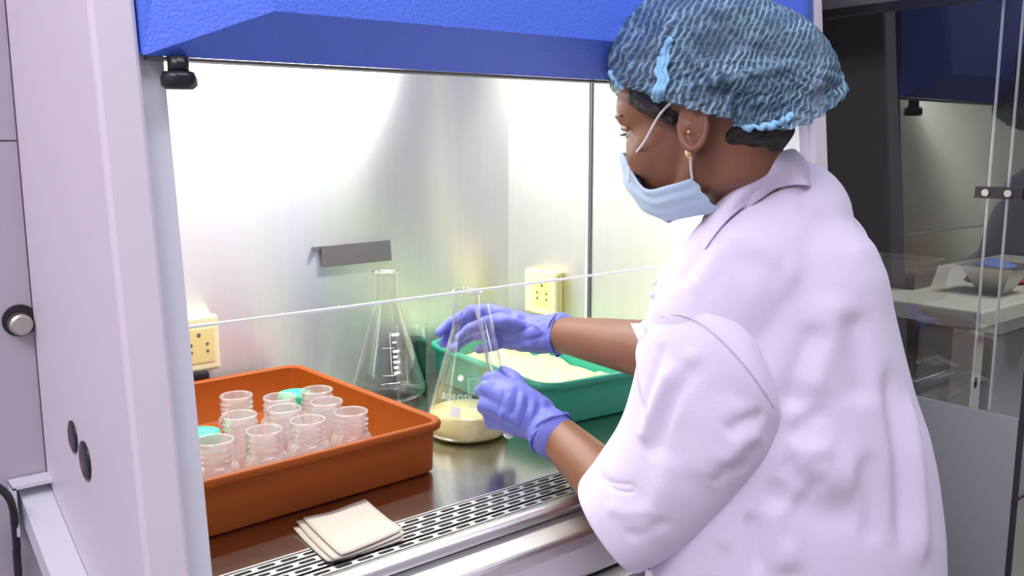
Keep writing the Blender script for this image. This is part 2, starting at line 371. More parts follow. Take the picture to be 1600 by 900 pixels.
# perforated intake grille: real slots
def grille():
    V, Fc = [], []; px = 0.0265; rows = [0.8735, 0.8565, 0.8395, 0.8225]; rh = 0.017; L = 0.0205/2; r = 0.0031
    x_start = 0.246
    def slot(cx, cy, n=5):
        pts = []
        for k in range(n+1): a = -PI/2+PI*k/n; pts.append((cx+L-r+r*math.cos(a), cy+r*math.sin(a)))
        for k in range(n+1): a = PI/2+PI*k/n; pts.append((cx-L+r+r*math.cos(a), cy+r*math.sin(a)))
        return pts
    for ri, cy in enumerate(rows):
        sh = 0.5 if ri % 2 else 0.0
        nx = int((1.165-x_start)/px)
        for i in range(nx):
            x0 = x_start+(i+sh)*px; x1 = x0+px; cx = (x0+x1)/2
            S = slot(cx, cy); n = len(S); out = []
            for (sx, sy) in S:      # project each slot point on the cell border
                dx, dy = sx-cx, sy-cy
                s = min((px/2)/abs(dx) if abs(dx) > 1e-9 else 1e9, (rh/2)/abs(dy) if abs(dy) > 1e-9 else 1e9)
                out.append((cx+dx*s, cy+dy*s))
            b = len(V)
            V += [(a, c, 0) for a, c in S]+[(a, c, 0) for a, c in out]+[(a, c, -0.0025) for a, c in S]
            for j in range(n):
                k = (j+1) % n
                Fc.append((b+j, b+n+j, b+n+k, b+k)); Fc.append((b+2*n+j, b+j, b+k, b+2*n+k))
                (ax_, ay_), (bx_, by_) = out[j], out[k]
                a_on_x = abs(abs(ax_-cx)-px/2) < 1e-7; b_on_x = abs(abs(bx_-cx)-px/2) < 1e-7
                if a_on_x != b_on_x:        # the border turns a corner here
                    V.append((ax_ if a_on_x else bx_, by_ if a_on_x else ay_, 0)); Fc.append((b+n+j, len(V)-1, b+n+k))
        xe = x_start+(nx+sh)*px; b = len(V)
        V += [(xe, cy-rh/2, 0), (1.166, cy-rh/2, 0), (1.166, cy+rh/2, 0), (xe, cy+rh/2, 0)]; Fc.append((b, b+1, b+2, b+3))
        if sh:
            b = len(V); V += [(x_start-.006, cy-rh/2, 0), (x_start+sh*px, cy-rh/2, 0), (x_start+sh*px, cy+rh/2, 0), (x_start-.006, cy+rh/2, 0)]; Fc.append((b, b+1, b+2, b+3))
    b = len(V); V += [(.24, .882, 0), (1.166, .882, 0), (1.166, .885, 0), (.24, .885, 0)]; Fc.append((b, b+1, b+2, b+3))
    return V, Fc
obj('intake_grille', grille(), lip_steel, cab, label='perforated steel strip with rows of slots')
obj('grille_trough', box(0.24, 1.171, 0.80, 0.90, -0.06, -0.03), dark_void, cab)
lip = [(0.8145, 0.0), (0.806, 0.0), (0.800, -0.002), (0.7965, -0.006), (0.7955, -0.014), (0.800, -0.016), (0.8145, -0.004)]
obj('front_lip', extrude_x(lip, 0.24, 1.171), lip_steel, cab, True)
led = [(0.815, -0.012), (0.796, -0.018), (0.768, -0.021), (0.759, -0.023), (0.755, -0.028), (0.752, -0.040), (0.748, -0.075), (0.752, -0.080), (0.815, -0.085)]
bevel(obj('front_apron', extrude_x(led, 0.236, 1.184), lip_steel, cab), 0.002)
bevel(obj('lower_shelf', box(0.236, 1.184, 0.725, 0.815, -0.098, -0.083), lip_steel, cab), 0.002)
bevel(obj('lower_front', box(0.236, 1.184, 0.745, 0.815, -0.22, -0.0985), frame_paint, cab), 0.002)
# hood: bevelled blue fascia
HBy, HBz = yf(.52, -.004), 0.521; HFy, HFz = 0.72, 0.559
def lean(z): return HFy+(z-HFz)*0.45
def hood():
    xl, xr, xl2, xr2 = 0.236, 1.184, 0.331, 1.10; zt = 0.95
    b = [(xl, HBy, HBz), (xr, HBy, HBz+.004), (xr2, HFy, HFz+.005), (xl2, HFy, HFz), (xl, 0.80, HBz+.012), (xr, 0.80, HBz+.016)]
    yt = 0.79
    t = [(xl, yt, zt), (xr, yt, zt), (xr2, yt-.02, zt), (xl2, yt-.02, zt), (xl, 0.90, zt), (xr, 0.90, zt)]
    # lower band where the fascia turns up
    zz = HFz+0.10
    v = b+t
    f = [(0, 3, 2, 1), (0, 1, 5, 4), (3, 9, 8, 2), (0, 6, 9, 3), (2, 8, 7, 1), (4, 5, 11, 10), (0, 4, 10, 6), (1, 7, 11, 5), (6, 10, 11, 7, 8, 9)]
    return v, f
obj('hood', hood(), blue_paint, cab)
obj('hood_edge_strip', hexa([(0.24, HBy+.001, HBz-.0025), (1.182, HBy+.001, HBz+.0015), (1.182, HBy+.02, HBz+.0015), (0.24, HBy+.02, HBz-.0025)], [(0.24, HBy+.001, HBz-.0002), (1.182, HBy+.001, HBz+.0038), (1.182, HBy+.02, HBz+.004), (0.24, HBy+.02, HBz)]), rail_m, cab)
for kx in (0.262, 1.150):
    kb = obj('clamp_knob', join(cyl((kx, yf(.51, -.006), 0.521), (kx, yf(.51, -.006), 0.507), 0.0085, 16), tube([(kx, yf(.51, -.006), 0.509), (kx, yf(.51, -.006), 0.505), (kx, yf(.51, -.006), 0.498), (kx, yf(.51, -.006), 0.495)], [0.0125, 0.0145, 0.0145, 0.011], 16)), black_plastic, cab, True)
# sash pane with bright ground edge
zs = 0.294
sh_ = hexa([(0.258, yf(zs, .030), zs), (1.161, yf(zs, .030), zs), (1.161, yf(zs, .034), zs), (0.258, yf(zs, .034), zs)], [(0.258, yf(.69, .030), .69), (1.161, yf(.69, .030), .69), (1.161, yf(.69, .034), .69), (0.258, yf(.69, .034), .69)])
obj('glass_sash', (sh_[0], [(0, 1, 5, 4)]), sash_glass, cab)
obj('sash_edge', hexa([(0.258, yf(zs, .029), zs-.0020), (1.161, yf(zs, .029), zs-.0020), (1.161, yf(zs, .034), zs-.0020), (0.258, yf(zs, .034), zs-.0020)], [(0.258, yf(zs, .029), zs), (1.161, yf(zs, .029), zs), (1.161, yf(zs, .034), zs), (0.258, yf(zs, .034), zs)]), sash_edge, cab)
# plugs, bracket and arm on the left cheek
for (y, z, r) in ((0.935, 0.165, 0.0165), (0.893, 0.152, 0.0195)):
    obj('hole_plug', tube([(0.1995, y, z), (0.1975, y, z), (0.1965, y, z)], [r, r, r*.8], 24), black_plastic, cab, True)
br = obj('arm_bracket', join(box(0.160, 0.199, 1.050, 1.078, 0.083, 0.087), box(0.160, 0.163, 1.050, 1.078, 0.03, 0.085)), frame_paint, cab)
for z in (0.066, 0.045): obj('bolt', tube([(0.1605, 1.064, z), (0.156, 1.064, z)], 0.0045, 6), pan_m, br)
a0, a1 = Vector((0.166, 1.07, 0.076)), Vector((0.166, 0.76, -0.035))
obj('support_arm', hexa([(0.168, a1.y, a1.z-.03), (0.1985, a1.y, a1.z-.03), (0.1985, a0.y, a0.z-.03), (0.168, a0.y, a0.z-.03)], [(0.168, a1.y, a1.z), (0.1985, a1.y, a1.z), (0.1985, a0.y, a0.z), (0.168, a0.y, a0.z)]), frame_paint, cab)
for x in (0.25, 1.17):
    for y in (0.83, 1.40): obj('leg', box(x-.03, x+.03, y-.03, y+.03, FZ, ZB), frame_paint, cab)
cb = tag(obj('power_cable', tube(smooth_path([(-0.25, 1.0, 0.33), (0.0, 1.0, 0.21), (0.115, 1.0, 0.130), (0.140, 1.01, 0.105), (0.155, 1.035, 0.075), (0.160, 1.06, 0.02), (0.160, 1.07, -0.10), (0.160, 1.072, FZ+.004)], 5), 0.004, 8), black_rubber, None, True), 'black cable sagging across the wall to the cabinet side', 'cable')

# small grey holder on the rear lining
hp = empty('wall_plate', (0.80, 1.447, 0.253), 'grey rectangular metal plate on the rear wall above the flasks', 'plate')
bevel(obj('plate', hexa([(0.735, 1.441, 0.234), (0.877, 1.441, 0.235), (0.877, 1.449, 0.235), (0.735, 1.449, 0.234)], [(0.733, 1.441, 0.272), (0.875, 1.441, 0.274), (0.875, 1.449, 0.274), (0.733, 1.449, 0.272)]), grey_plate, hp), 0.001)
obj('hook', join(box(0.720, 0.736, 1.444, 1.449, 0.265, 0.271), box(0.7185, 0.723, 1.440, 1.449, 0.261, 0.271)), grey_plate, hp)

# sockets
def socket(c, u, nrm, w, h, label, plug=False):
    """c centre of the face plate on the wall, u to the right along the wall, nrm out of the wall"""
    c, u, nrm = Vector(c), Vector(u), Vector(nrm); z = Vector((0, 0, 1))
    o = empty('power_socket', c, label, 'socket')
    def bx(cu, cz, a, b, d0, d1):
        p = lambda s, t, d: c+u*(cu+s*a/2)+z*(cz+t*b/2)+nrm*d
        return hexa([p(-1, -1, d1), p(1, -1, d1), p(1, -1, d0), p(-1, -1, d0)], [p(-1, 1, d1), p(1, 1, d1), p(1, 1, d0), p(-1, 1, d0)])
    bevel(obj('back_box', bx(-.006, .001, w, h*.96, 0, .013), ivory2, o), 0.003)
    bevel(obj('cover', bx(0, 0, w*.93, h, .0135, .026), ivory, o), 0.005, 3)
    f = obj('socket_face', bx(w*.10, -h*.03, w*.52, h*.60, .0255, .0268), ivory2, o)
    for s, t in ((0, .20), (-.14, .03), (.14, .03), (-.14, -.10), (.14, -.10)):
        q = c+u*(w*.10+s*w)+z*(-h*.03+t*h)+nrm*.0269
        obj('pin_hole', tube([q, q+nrm*.0004], 0.0032 if t > .1 else .0025, 10), grey_plate, f)
    if plug:
        bevel(obj('plug', bx(0, -h*.60, w*.45, h*.24, .0, .035), black_plastic, o), 0.004)
    return o
socket((1.165, 1.322, 0.161), (0, -1, 0), (-1, 0, 0), 0.098, 0.088, 'ivory power socket on the right steel side wall above the gloved hand')
socket((0.490, 1.449, 0.130), (1, 0, 0), (0, -1, 0), 0.095, 0.092, 'ivory power socket low on the rear wall at the left frame', True)

# ================================================================= TRAYS
def tray(name, ctr, yaw, w, l, h, rc, m, label, flare=0.012, wall=0.003, rim=0.009):
    o = empty(name, (ctr[0], ctr[1], 0), label, 'tray')
    def rr(w_, l_, r, z, n=8):
        pts = []
        for sx, sy, a0 in ((1, 1, 0), (-1, 1, PI/2), (-1, -1, PI), (1, -1, 3*PI/2)):
            for k in range(n+1):
                a = a0+PI/2*k/n
                x = sx*(w_/2-r)+r*math.cos(a); y = sy*(l_/2-r)+r*math.sin(a)
                c, s = math.cos(yaw), math.sin(yaw)
                pts.append(Vector((ctr[0]+x*c-y*s, ctr[1]+x*s+y*c, z)))
        return pts
    W_, L_ = w-2*flare, l-2*flare
    outer = [rr(W_-.012, L_-.012, rc*.7, 0.0005), rr(W_, L_, rc*.8, .005), rr(w-2*rim, l-2*rim, rc, h-.010), rr(w-2*rim, l-2*rim, rc, h-.009)]
    rimr = [rr(w, l, rc+rim, h-.011), rr(w+.002, l+.002, rc+rim, h-.005), rr(w-.002, l-.002, rc+rim, h-.001), rr(w-.006, l-.006, rc+rim-.003, h), rr(w-2*rim, l-2*rim, rc, h-.0005)]
    inner = [rr(w-2*rim-.004, l-2*rim-.004, rc-.002, h-.003), rr(W_-2*wall, L_-2*wall, rc*.75, .008), rr(W_-.018, L_-.018, rc*.6, .004)]
    obj('tray_body', loft(outer+inner[::-1][::-1][0:0]+[], True, False), m, o, True)
    obj('tray_rim', loft([outer[-1]]+rimr+[inner[0]], False, False), m, o, True)
    obj('tray_inside', loft(inner, False, True), m, o, True)
    return o
tray('orange_tray', (0.478, 1.188), math.radians(2.2), 0.388, 0.436, 0.076, 0.022, orange, 'orange plastic tray holding open jars at the left')
gt = tray('green_tray', (1.030, 1.213), math.radians(-5.5), 0.236, 0.405, 0.076, 0.035, green, 'green plastic tray with pale cloth behind the hands')
# crumpled pale sheet in the green tray
def sheet():
    V, Fc = [], []; n, m = 30, 44; c, s = math.cos(math.radians(-5.5)), math.sin(math.radians(-5.5))
    for i in range(n):
        for j in range(m):
            x = (i/(n-1)-.5)*0.200; y = (j/(m-1)-.5)*0.366
            z = 0.040+0.022*noise.noise(Vector((x*14, y*12, 3)))+0.012*noise.noise(Vector((x*40, y*34, 8)))
            V.append((1.030+x*c-y*s, 1.213+x*s+y*c, z))
    for i in range(n-1):
        for j in range(m-1): a = i*m+j; Fc.append((a, a+m, a+m+1, a+1))
    return V, Fc
sh = obj('pale_cloth', sheet(), cotton, None, True); tag(sh, 'crumpled pale yellow green cloth lying inside the green tray', 'cloth')

# ================================================================= JARS
def thread_profile():
    p = [(0.0215, 0.0015), (0.0255, 0.0005), (0.0278, 0.003), (0.0290, 0.008), (0.0290, 0.045), (0.0283, 0.052), (0.0262, 0.057), (0.0235, 0.060), (0.0225, 0.0615)]
    z = 0.0625
    for k in range(3):
        p += [(0.0218, z), (0.0240, z+.0022), (0.0240, z+.0032), (0.0218, z+.0052)]; z += 0.0068
    p += [(0.0222, 0.0845), (0.0232, 0.0860), (0.0234, 0.0885), (0.0226, 0.0898), (0.0214, 0.0895), (0.0210, 0.087), (0.0210, 0.064), (0.0225, 0.0595)]
    return p
def make_jar(label):
    o = empty('sample_jar', (0, 0, 0), label, 'jar', 'open plastic jars in the orange tray')
    pr = thread_profile()
    body = [(0.001, 0.0015)]+pr[:8]
    obj('jar_body', lathe(body, n=32), jar_plastic, o, True)
    obj('threaded_neck', lathe(pr[7:], n=32), jar_plastic, o, True)
    V, Fc = [], []
    def mark(a0, a1, z0, z1):
        n = 3; b = len(V)
        for k in range(n+1):
            a = a0+(a1-a0)*k/n
            V.extend([(0.0293*math.cos(a), 0.0293*math.sin(a), z0), (0.0293*math.cos(a), 0.0293*math.sin(a), z1)])
        for k in range(n): Fc.append((b+2*k, b+2*k+2, b+2*k+3, b+2*k+1))
    for k in range(8): mark(0, 0.16 if k % 2 else 0.28, 0.012+k*.0045, 0.0128+k*.0045)
    mark(-.03, 0, 0.012, 0.046)
    mark(0.45, 0.60, 0.034, 0.036); mark(0.45, 0.48, 0.030, 0.040); mark(0.66, 0.80, 0.030, 0.032); mark(0.7, 0.74, 0.03, 0.041)
    obj('printed_scale', (V, Fc), print_red, o)
    return o
def dup(root, loc, rz, label, **k):
    r = root.copy(); COL.objects.link(r); r.location = loc; r.rotation_euler = (0, 0, rz); r['label'] = label
    for ch in root.children:
        c = ch.copy(); COL.objects.link(c); c.parent = r
        for g in ch.children:
            d = g.copy(); COL.objects.link(d); d.parent = c
    return r
jars = [((0.380, 1.048), -2.6, 'open jar at the front left of the orange tray, beside the white frame'),
        ((0.443, 1.046), -2.1, 'open jar second from the left in the front row of the tray'),
        ((0.505, 1.050), -2.5, 'open jar third from the left in the front row of the tray'),
        ((0.567, 1.047), -2.2, 'open jar at the right end of the front row of the tray'),
        ((0.444, 1.128), -1.0, 'open jar in the second row, right of the left green cap'),
        ((0.504, 1.118), -2.0, 'open jar in the middle of the second row'),
        ((0.564, 1.112), -1.7, 'open jar at the right end of the second row'),
        ((0.478, 1.222), -1.0, 'open jar at the back left of the orange tray, behind all others there'),
        ((0.523, 1.175), -2.0, 'open jar at the back, left of the right green cap'),
        ((0.582, 1.176), -1.5, 'open jar at the back right, right of the right green cap')]
first = None
for i, ((x, y), rz, lab) in enumerate(jars):
    if first is None:
        first = make_jar(lab); first.location = (x, y, 0.0045); first.rotation_euler = (0, 0, rz)
    else: dup(first, (x, y, 0.0045), rz, lab)
def capped(x, y, label, zc=0.0):
    o = empty('capped_jar', (x, y, 0.0045), label, 'jar', 'green capped jars in the orange tray')
    z = 0.0045
    obj('jar_body', lathe([(0.001, 0.0015), (0.0255, 0.0005), (0.0285, 0.004), (0.0285, 0.040+zc), (0.0265, 0.052+zc), (0.0222, 0.056+zc)], (x, y, z), 28), jar_plastic, o, True)
    n = 60; rings = []
    for r, zz in ((0.0240, 0.054), (0.0250, 0.056), (0.0250, 0.071), (0.0240, 0.0745), (0.020, 0.0755)):
        rings.append([Vector((x+(r+(.0006 if k % 2 else 0))*math.cos(2*PI*k/n), y+(r+(.0006 if k % 2 else 0))*math.sin(2*PI*k/n), z+zz+zc)) for k in range(n)])
    obj('screw_cap', loft(rings, True, True), green_cap, o, True, label='mint green screw cap')
capped(0.388, 1.122, 'jar with mint green cap at the left of the orange tray', 0.004)
capped(0.578, 1.243, 'jar with mint green cap at the back of the orange tray', -0.004)

# ================================================================= FLASKS, BEAKER, TUBE, PAPERS
def erlen(x, y, label, H=0.229, R=0.067, rn=0.0212):
    o = empty('erlenmeyer_flask', (x, y, 0), label, 'flask')
    prof = [(0.001, 0.001), (R*.72, 0.0006), (R*.88, 0.003), (R*.97, 0.009), (R, 0.016), (R*.985, 0.021)]
    zt = H*.735
    for k in range(1, 9):
        t = k/9; prof.append((R*.985+(rn*1.08-R*.985)*t, 0.021+(zt-.021)*t))
    prof += [(rn*1.01, zt+.006), (rn, zt+.012), (rn, H-.006)]
    obj('glass_body', lathe(prof, (x, y, 0), 48), glass, o, True)
    obj('beaded_rim', lathe([(rn, H-.006), (rn+.003, H-.005), (rn+.0045, H-.002), (rn+.003, H), (rn, H-.0005), (rn-.001, H-.004)], (x, y, 0), 48), glass, o, True)
    return o, prof
def cone_text(x, y, vf, z0, a_mid, R, rn, H, off=0.0004):
    """wrap flat lettering on the cone"""
    zt = H*.735; out = []
    xs = [p[0] for p in vf[0]]; mid = (min(xs)+max(xs))/2
    for (u, v, w) in vf[0]:
        z = z0+v; r = R*.985+(rn*1.08-R*.985)*(z-.021)/(zt-.021)+off
        a = a_mid+(u-mid)/r
        out.append((x+r*math.cos(a), y+r*math.sin(a), z))
    return out, vf[1]
def rect(x0, x1, y0, y1, nx=6):
    V = []; 
    for k in range(nx+1): V += [(x0+(x1-x0)*k/nx, y0, 0), (x0+(x1-x0)*k/nx, y1, 0)]
    return V, [(2*k, 2*k+2, 2*k+3, 2*k+1) for k in range(nx)]
FX, FY = 0.800, 1.100
f1, pr1 = erlen(FX, FY, 'large conical flask with cream medium, held by both gloved hands')
liq = [(0.0008, 0.0018)]+[(r-.0012, z+.0012) for r, z in pr1[1:6]]+[(0.0585, 0.038), (0.0575, 0.0395), (0.0001, 0.0385)]
obj('cream_medium', lathe(liq, (FX, FY, 0), 48, True, True), agar, f1, True, label='cream coloured medium in the bottom third')
ac = math.atan2(-FY, -FX)      # side facing the photographer
a_t = ac-0.30
obj('lettering', cone_text(FX, FY, text_mesh('BOROSIL', 0.0135), 0.068, a_t, .067, .0212, .229), print_white, f1)
obj('round_mark', cone_text(FX, FY, lathe([(0.0048, 0), (0.0001, 0)], (0, 0, 0), 16), 0.101, ac-.22, .067, .0212, .229), print_white, f1)
obj('write_on_patch', cone_text(FX, FY, rect(0, 0.0165, 0, 0.0145), 0.044, ac-.33, .067, .0212, .229), print_white, f1)
sc = join(rect(0, .0008, 0, .042, 1), rect(0, .014, .0412, .042), rect(0, .014, 0, .0008), rect(0.0165, .024, 0.0395, .0435), rect(0.0165, .022, 0.010, .0135))
obj('graduation', cone_text(FX, FY, sc, 0.058, ac+.30, .067, .0212, .229), print_white, f1)
GX, GY = 0.816, 1.362
f2, pr2 = erlen(GX, GY, 'empty conical flask standing behind the orange tray')
a2 = math.atan2(-GY, -GX)
sc2 = join(rect(0, .0009, 0.03, .105, 1), rect(-.016, .008, .032, .0330), rect(-.014, .008, .078, .0788), *[rect(0.004, 0.016-.003*(k % 2), .034+k*.009, .0385+k*.009) for k in range(5)], rect(.003, .018, .098, .103), rect(.004, .012, .086, .089))
obj('graduation', cone_text(GX, GY, sc2, 0.02, a2+.12, .067, .0212, .229), print_white, f2)
BX, BY = 0.900, 1.416
bk = empty('glass_beaker', (BX, BY, 0), 'small glass beaker with dark green content in the rear, beside the green tray', 'beaker')
obj('glass_wall', lathe([(0.001, 0.001), (0.027, 0.0008), (0.030, 0.004), (0.030, 0.108), (0.0325, 0.112), (0.0315, 0.1125)], (BX, BY, 0), 40), glass, bk, True)
obj('dark_content', lathe([(0.0275, 0.003), (0.0285, 0.006), (0.0285, 0.085), (0.0001, 0.086)], (BX, BY, 0), 32, True, True), mat('dark_green_content', (0.006, 0.030, 0.018), 0.5, spec=0.2), bk, True, label='dark green filling')
# glass tube held in the hands
T0, T1 = at(753, 478, 1.350), at(794, 672, 1.300)
tb = empty('test_tube', T1, 'clear glass tube slanting from one gloved hand to the other', 'tube')
ax = (T1-T0).normalized(); u_, w_ = frame_of(ax)
def tube_wall(r, extra):
    pts = [T0+ax*((T1-T0).length*t) for t in (0, .25, .5, .75, 1)]; rad = [r]*5
    for a in (.4, .8, 1.2, 1.5): pts.append(T1+ax*r*math.sin(a)); rad.append(r*math.cos(a))
    rings = [[p+(u_*math.cos(t)+w_*math.sin(t))*q for t in [2*PI*k/24 for k in range(24)]] for p, q in zip(pts, rad)]
    return loft(rings, False, False)
obj('glass_wall', tube_wall(0.0112, 0), tube_glass, tb, True)
obj('inner_wall', tube_wall(0.0092, 0), tube_glass, tb, True)
obj('tip_content', ellipsoid(T1+ax*.004, [u_*.0085, w_*.0085, ax*.009], 16, 10), print_white, tb, True, label='white content in the closed tip')
# paper squares
pp = []
def paper_sheet(c4, z, curl, lab):
    V, Fc = [], []; n = 12
    a, b, c, d = [Vector((*p, 0)) for p in c4]
    for i in range(n+1):
        for j in range(n+1):
            s, t = i/n, j/n; p = a*(1-s)*(1-t)+b*s*(1-t)+c*s*t+d*(1-s)*t
            V.append(Vector((p.x, p.y, z+curl*(abs(s-.5)*2)**2*(abs(t-.5)*2)**2+.0010*noise.noise(Vector((p.x*40, p.y*40, z*90))))))
    m = (n+1)**2; V += [v-Vector((0, 0, .0008)) for v in V]
    for i in range(n):
        for j in range(n):
            q = i*(n+1)+j; Fc.append((q, q+n+1, q+n+2, q+1)); Fc.append((m+q, m+q+1, m+q+n+2, m+q+n+1))
    for k in range(n):
        for q0, q1 in ((k, k+1), (n*(n+1)+k+1, n*(n+1)+k), ((k+1)*(n+1), k*(n+1)), (k*(n+1)+n, (k+1)*(n+1)+n)): Fc.append((q0, q1, m+q1, m+q0))
    o = obj('paper_square', (V, Fc), paper, None, True); tag(o, lab, 'paper', 'paper squares on the grille')
paper_sheet([(0.427, 0.937), (0.418, 0.833), (0.512, 0.829), (0.524, 0.938)], 0.0022, .003, 'lowest of the three cream paper squares, its left edge sticking out')
paper_sheet([(0.435, 0.946), (0.423, 0.828), (0.514, 0.834), (0.530, 0.944)], 0.0048, .003, 'middle one of the three stacked cream paper squares')
paper_sheet([(0.443, 0.944), (0.432, 0.829), (0.520, 0.842), (0.531, 0.950)], 0.0078, .002, 'topmost of the cream paper squares lying on the slotted grille')

# ================================================================= PERSON
PR = at(1230, 600, 1.03); PR = Vector((PR.x, PR.y, FZ))
person = empty('person', PR, 'person in white lab coat, blue bouffant cap, mask and violet gloves working at the cabinet', 'person')
# head frame
DH = 0.935
H0 = at(1104, 206, DH+.03)
yaw = math.radians(33); pit = math.radians(13)
hf = -RH*math.cos(yaw)+FH*math.sin(yaw); hs = -(RH*math.sin(yaw)+FH*math.cos(yaw)); hu = Vector((0, 0, 1))
hf, hu = (hf*math.cos(pit)-hu*math.sin(pit)).normalized(), (hu*math.cos(pit)+hf*math.sin(pit)).normalized()
def hp_(a, b, c): return H0+hf*a+hu*b+hs*c
def hell(a, b, c, ra, rb, rc, n=24): return ellipsoid(hp_(a, b, c), [hf*ra, hs*rc, hu*rb], n, 14)
NB = at(1192, 345, 0.99)     # base of the neck
parts = [hell(-.012, .052, 0, .094, .072, .071), hell(.030, .000, 0, .058, .074, .056), hell(.036, .042, 0, .058, .046, .060), hell(.040, -.040, 0, .036, .038, .038), hell(.0, -.022, 0, .050, .045, .052),
         hell(.068, .002, .026, .014, .016, .020), hell(.068, .002, -.026, .014, .016, .020), hell(.078, .034, 0, .014, .012, .042),
         hell(.052, -.012, .034, .030, .026, .020), hell(.052, -.012, -.034, .030, .026, .020),
         tube([hp_(.080, .024, 0), hp_(.086, .005, 0), hp_(.090, -.012, 0)], [.008, .009, .010], 12, round_ends=True),
         hell(.070, -.045, 0, .014, .016, .022),
         tube([hp_(-.004, -.030, .044), hp_(.014, -.056, .038), hp_(.050, -.070, .014), hp_(.056, -.072, 0), hp_(.050, -.070, -.014), hp_(.014, -.056, -.038), hp_(-.004, -.030, -.044)], [.017, .015, .014, .015, .014, .015, .017], 12, round_ends=True),
         tube([hp_(-.030, .02, 0), hp_(-.022, -.045, 0), at(1162, 268, .975), NB, at(1225, 430, 1.02)], [.058, .050, .048, .052, .080], 20, round_ends=True)]
# torso core and shoulders (inside the coat)
SL, SR = at(1142, 470, .955), at(1285, 460, 1.14)
EL = at(1045, 850, 1.035); WL = at(858, 668, 1.245)
ER = at(1090, 560, 1.14); WR = at(868, 521, 1.395)
parts += [tube([NB+Vector((0, 0, -.02)), at(1235, 470, 1.04), at(1245, 640, 1.05), at(1250, 820, 1.06), at(1250, 980, 1.08)], [.05, .10, .105, .10, .12], 20, round_ends=True),
          tube([at(1235, 430, 1.03), SL], [.06, .05], 14, round_ends=True), tube([at(1235, 430, 1.03), SR], [.06, .05], 14, round_ends=True),
          tube([SL, SL.lerp(EL, .5), EL], [.048, .043, .039], 16, round_ends=True),
          tube([SR, SR.lerp(ER, .5), ER], [.048, .043, .039], 16, round_ends=True),
          tube([EL, EL.lerp(WL, .25), EL.lerp(WL, .6), WL, WL.lerp(EL, -.12)], [.039, .043, .036, .027, .027], 18, round_ends=True),
          tube([ER, ER.lerp(WR, .25), ER.lerp(WR, .6), WR, WR.lerp(ER, -.12)], [.037, .042, .035, .027, .027], 18, round_ends=True)]
HIP = at(1250, 1010, 1.09)
for s in (-1, 1):
    hpnt = HIP+Vector((.09*s, 0, -.02)); 
    parts.append(tube([hpnt, Vector((hpnt.x, hpnt.y+.01, -.48)), Vector((hpnt.x, hpnt.y, FZ+.07))], [.085, .058, .040], 14, round_ends=True))
body = voxel(parts, 0.0040, 5)
obj_me('body', body, skin, person)
# trousers and shoes
for s in (-1, 1):
    hpnt = HIP+Vector((.09*s, 0, -.02))
    obj('trouser_leg', tube([hpnt+Vector((0, 0, .02)), Vector((hpnt.x, hpnt.y+.01, -.48)), Vector((hpnt.x, hpnt.y, FZ+.05))], [.10, .078, .065], 16), trouser_m, person, True)
    obj('shoe', ellipsoid((hpnt.x, hpnt.y+.05, FZ+.034), [Vector((.045, 0, 0)), Vector((0, .13, 0)), Vector((0, 0, .034))], 18, 10), black_rubber, person, True)
# ear
def ear():
    P = []
    for k in range(15):
        t = k/14*2*PI*.86+.35
        P.append((-.016-.0135*math.sin(t)-.003*math.cos(t), .004+.026*math.cos(t), .070+.010*(0.5-0.5*math.cos(t-.3))))
    rim = tube([hp_(*p) for p in P], [.0028+.0012*math.sin(k/14*PI) for k in range(15)], 8, round_ends=True)
    return [rim, hell(-.016, .004, .073, .011, .023, .004, 16), tube([hp_(-.007, -.012, .073), hp_(-.008, -.021, .072)], [.006, .0065], 10, round_ends=True), hell(-.009, .002, .075, .005, .007, .004, 10)]
em_ = voxel(ear(), 0.0014, 4); obj_me('ear', em_, skin, person)
# jewellery
es = obj('earring', ellipsoid(hp_(-.007, -.024, .080), [hf*.0036, hs*.0025, hu*.0050], 12, 8), gold, person, True, label='gold drop earring in the lobe')
obj('ear_stud', ellipsoid(hp_(-.012, -.004, .0815), [hf*.0018, hs*.0018, hu*.0018], 10, 6), gold, person, True, label='tiny gold ear stud')
# eye, lids, brow
for s in (1, -1):
    e = obj('eye', hell(.070, .016, .030*s, .0105, .0105, .0105, 16), eye_m, person, True)
    obj('eyelid', tube([hp_(.0760, .021, .020*s), hp_(.0805, .0235, .030*s), hp_(.0720, .0200, .040*s)], [.003, .0040, .003], 8, round_ends=True), skin, person, True)
    obj('eyelashes', tube([hp_(.0780, .0165, .022*s), hp_(.0850, .0165, .031*s), hp_(.0755, .0150, .041*s)], [.0010, .0015, .0010], 6), hair_m, person, True)
    obj('eyebrow', tube([hp_(.0925, .034, .012*s), hp_(.0865, .038, .030*s), hp_(.0740, .035, .045*s)], [.0018, .0022, .0012], 8, round_ends=True), hair_m, person, True)
# hair: skull cap plus bun filling the bouffant, and loose nape hair
hr = voxel([hell(-.016, .054, 0, .094, .070, .0725), hell(-.078, .050, .004, .048, .040, .042), hell(-.055, .020, 0, .048, .048, .058), hell(-.050, -.012, 0, .040, .030, .054),
            tube([hp_(.050, .048, .052), hp_(.026, .026, .060), hp_(.010, .012, .063)], [.010, .009, .006], 8, round_ends=True)], 0.004, 3)
rumple(hr, 60, .004, 3); obj_me('hair', hr, hair_m, person)
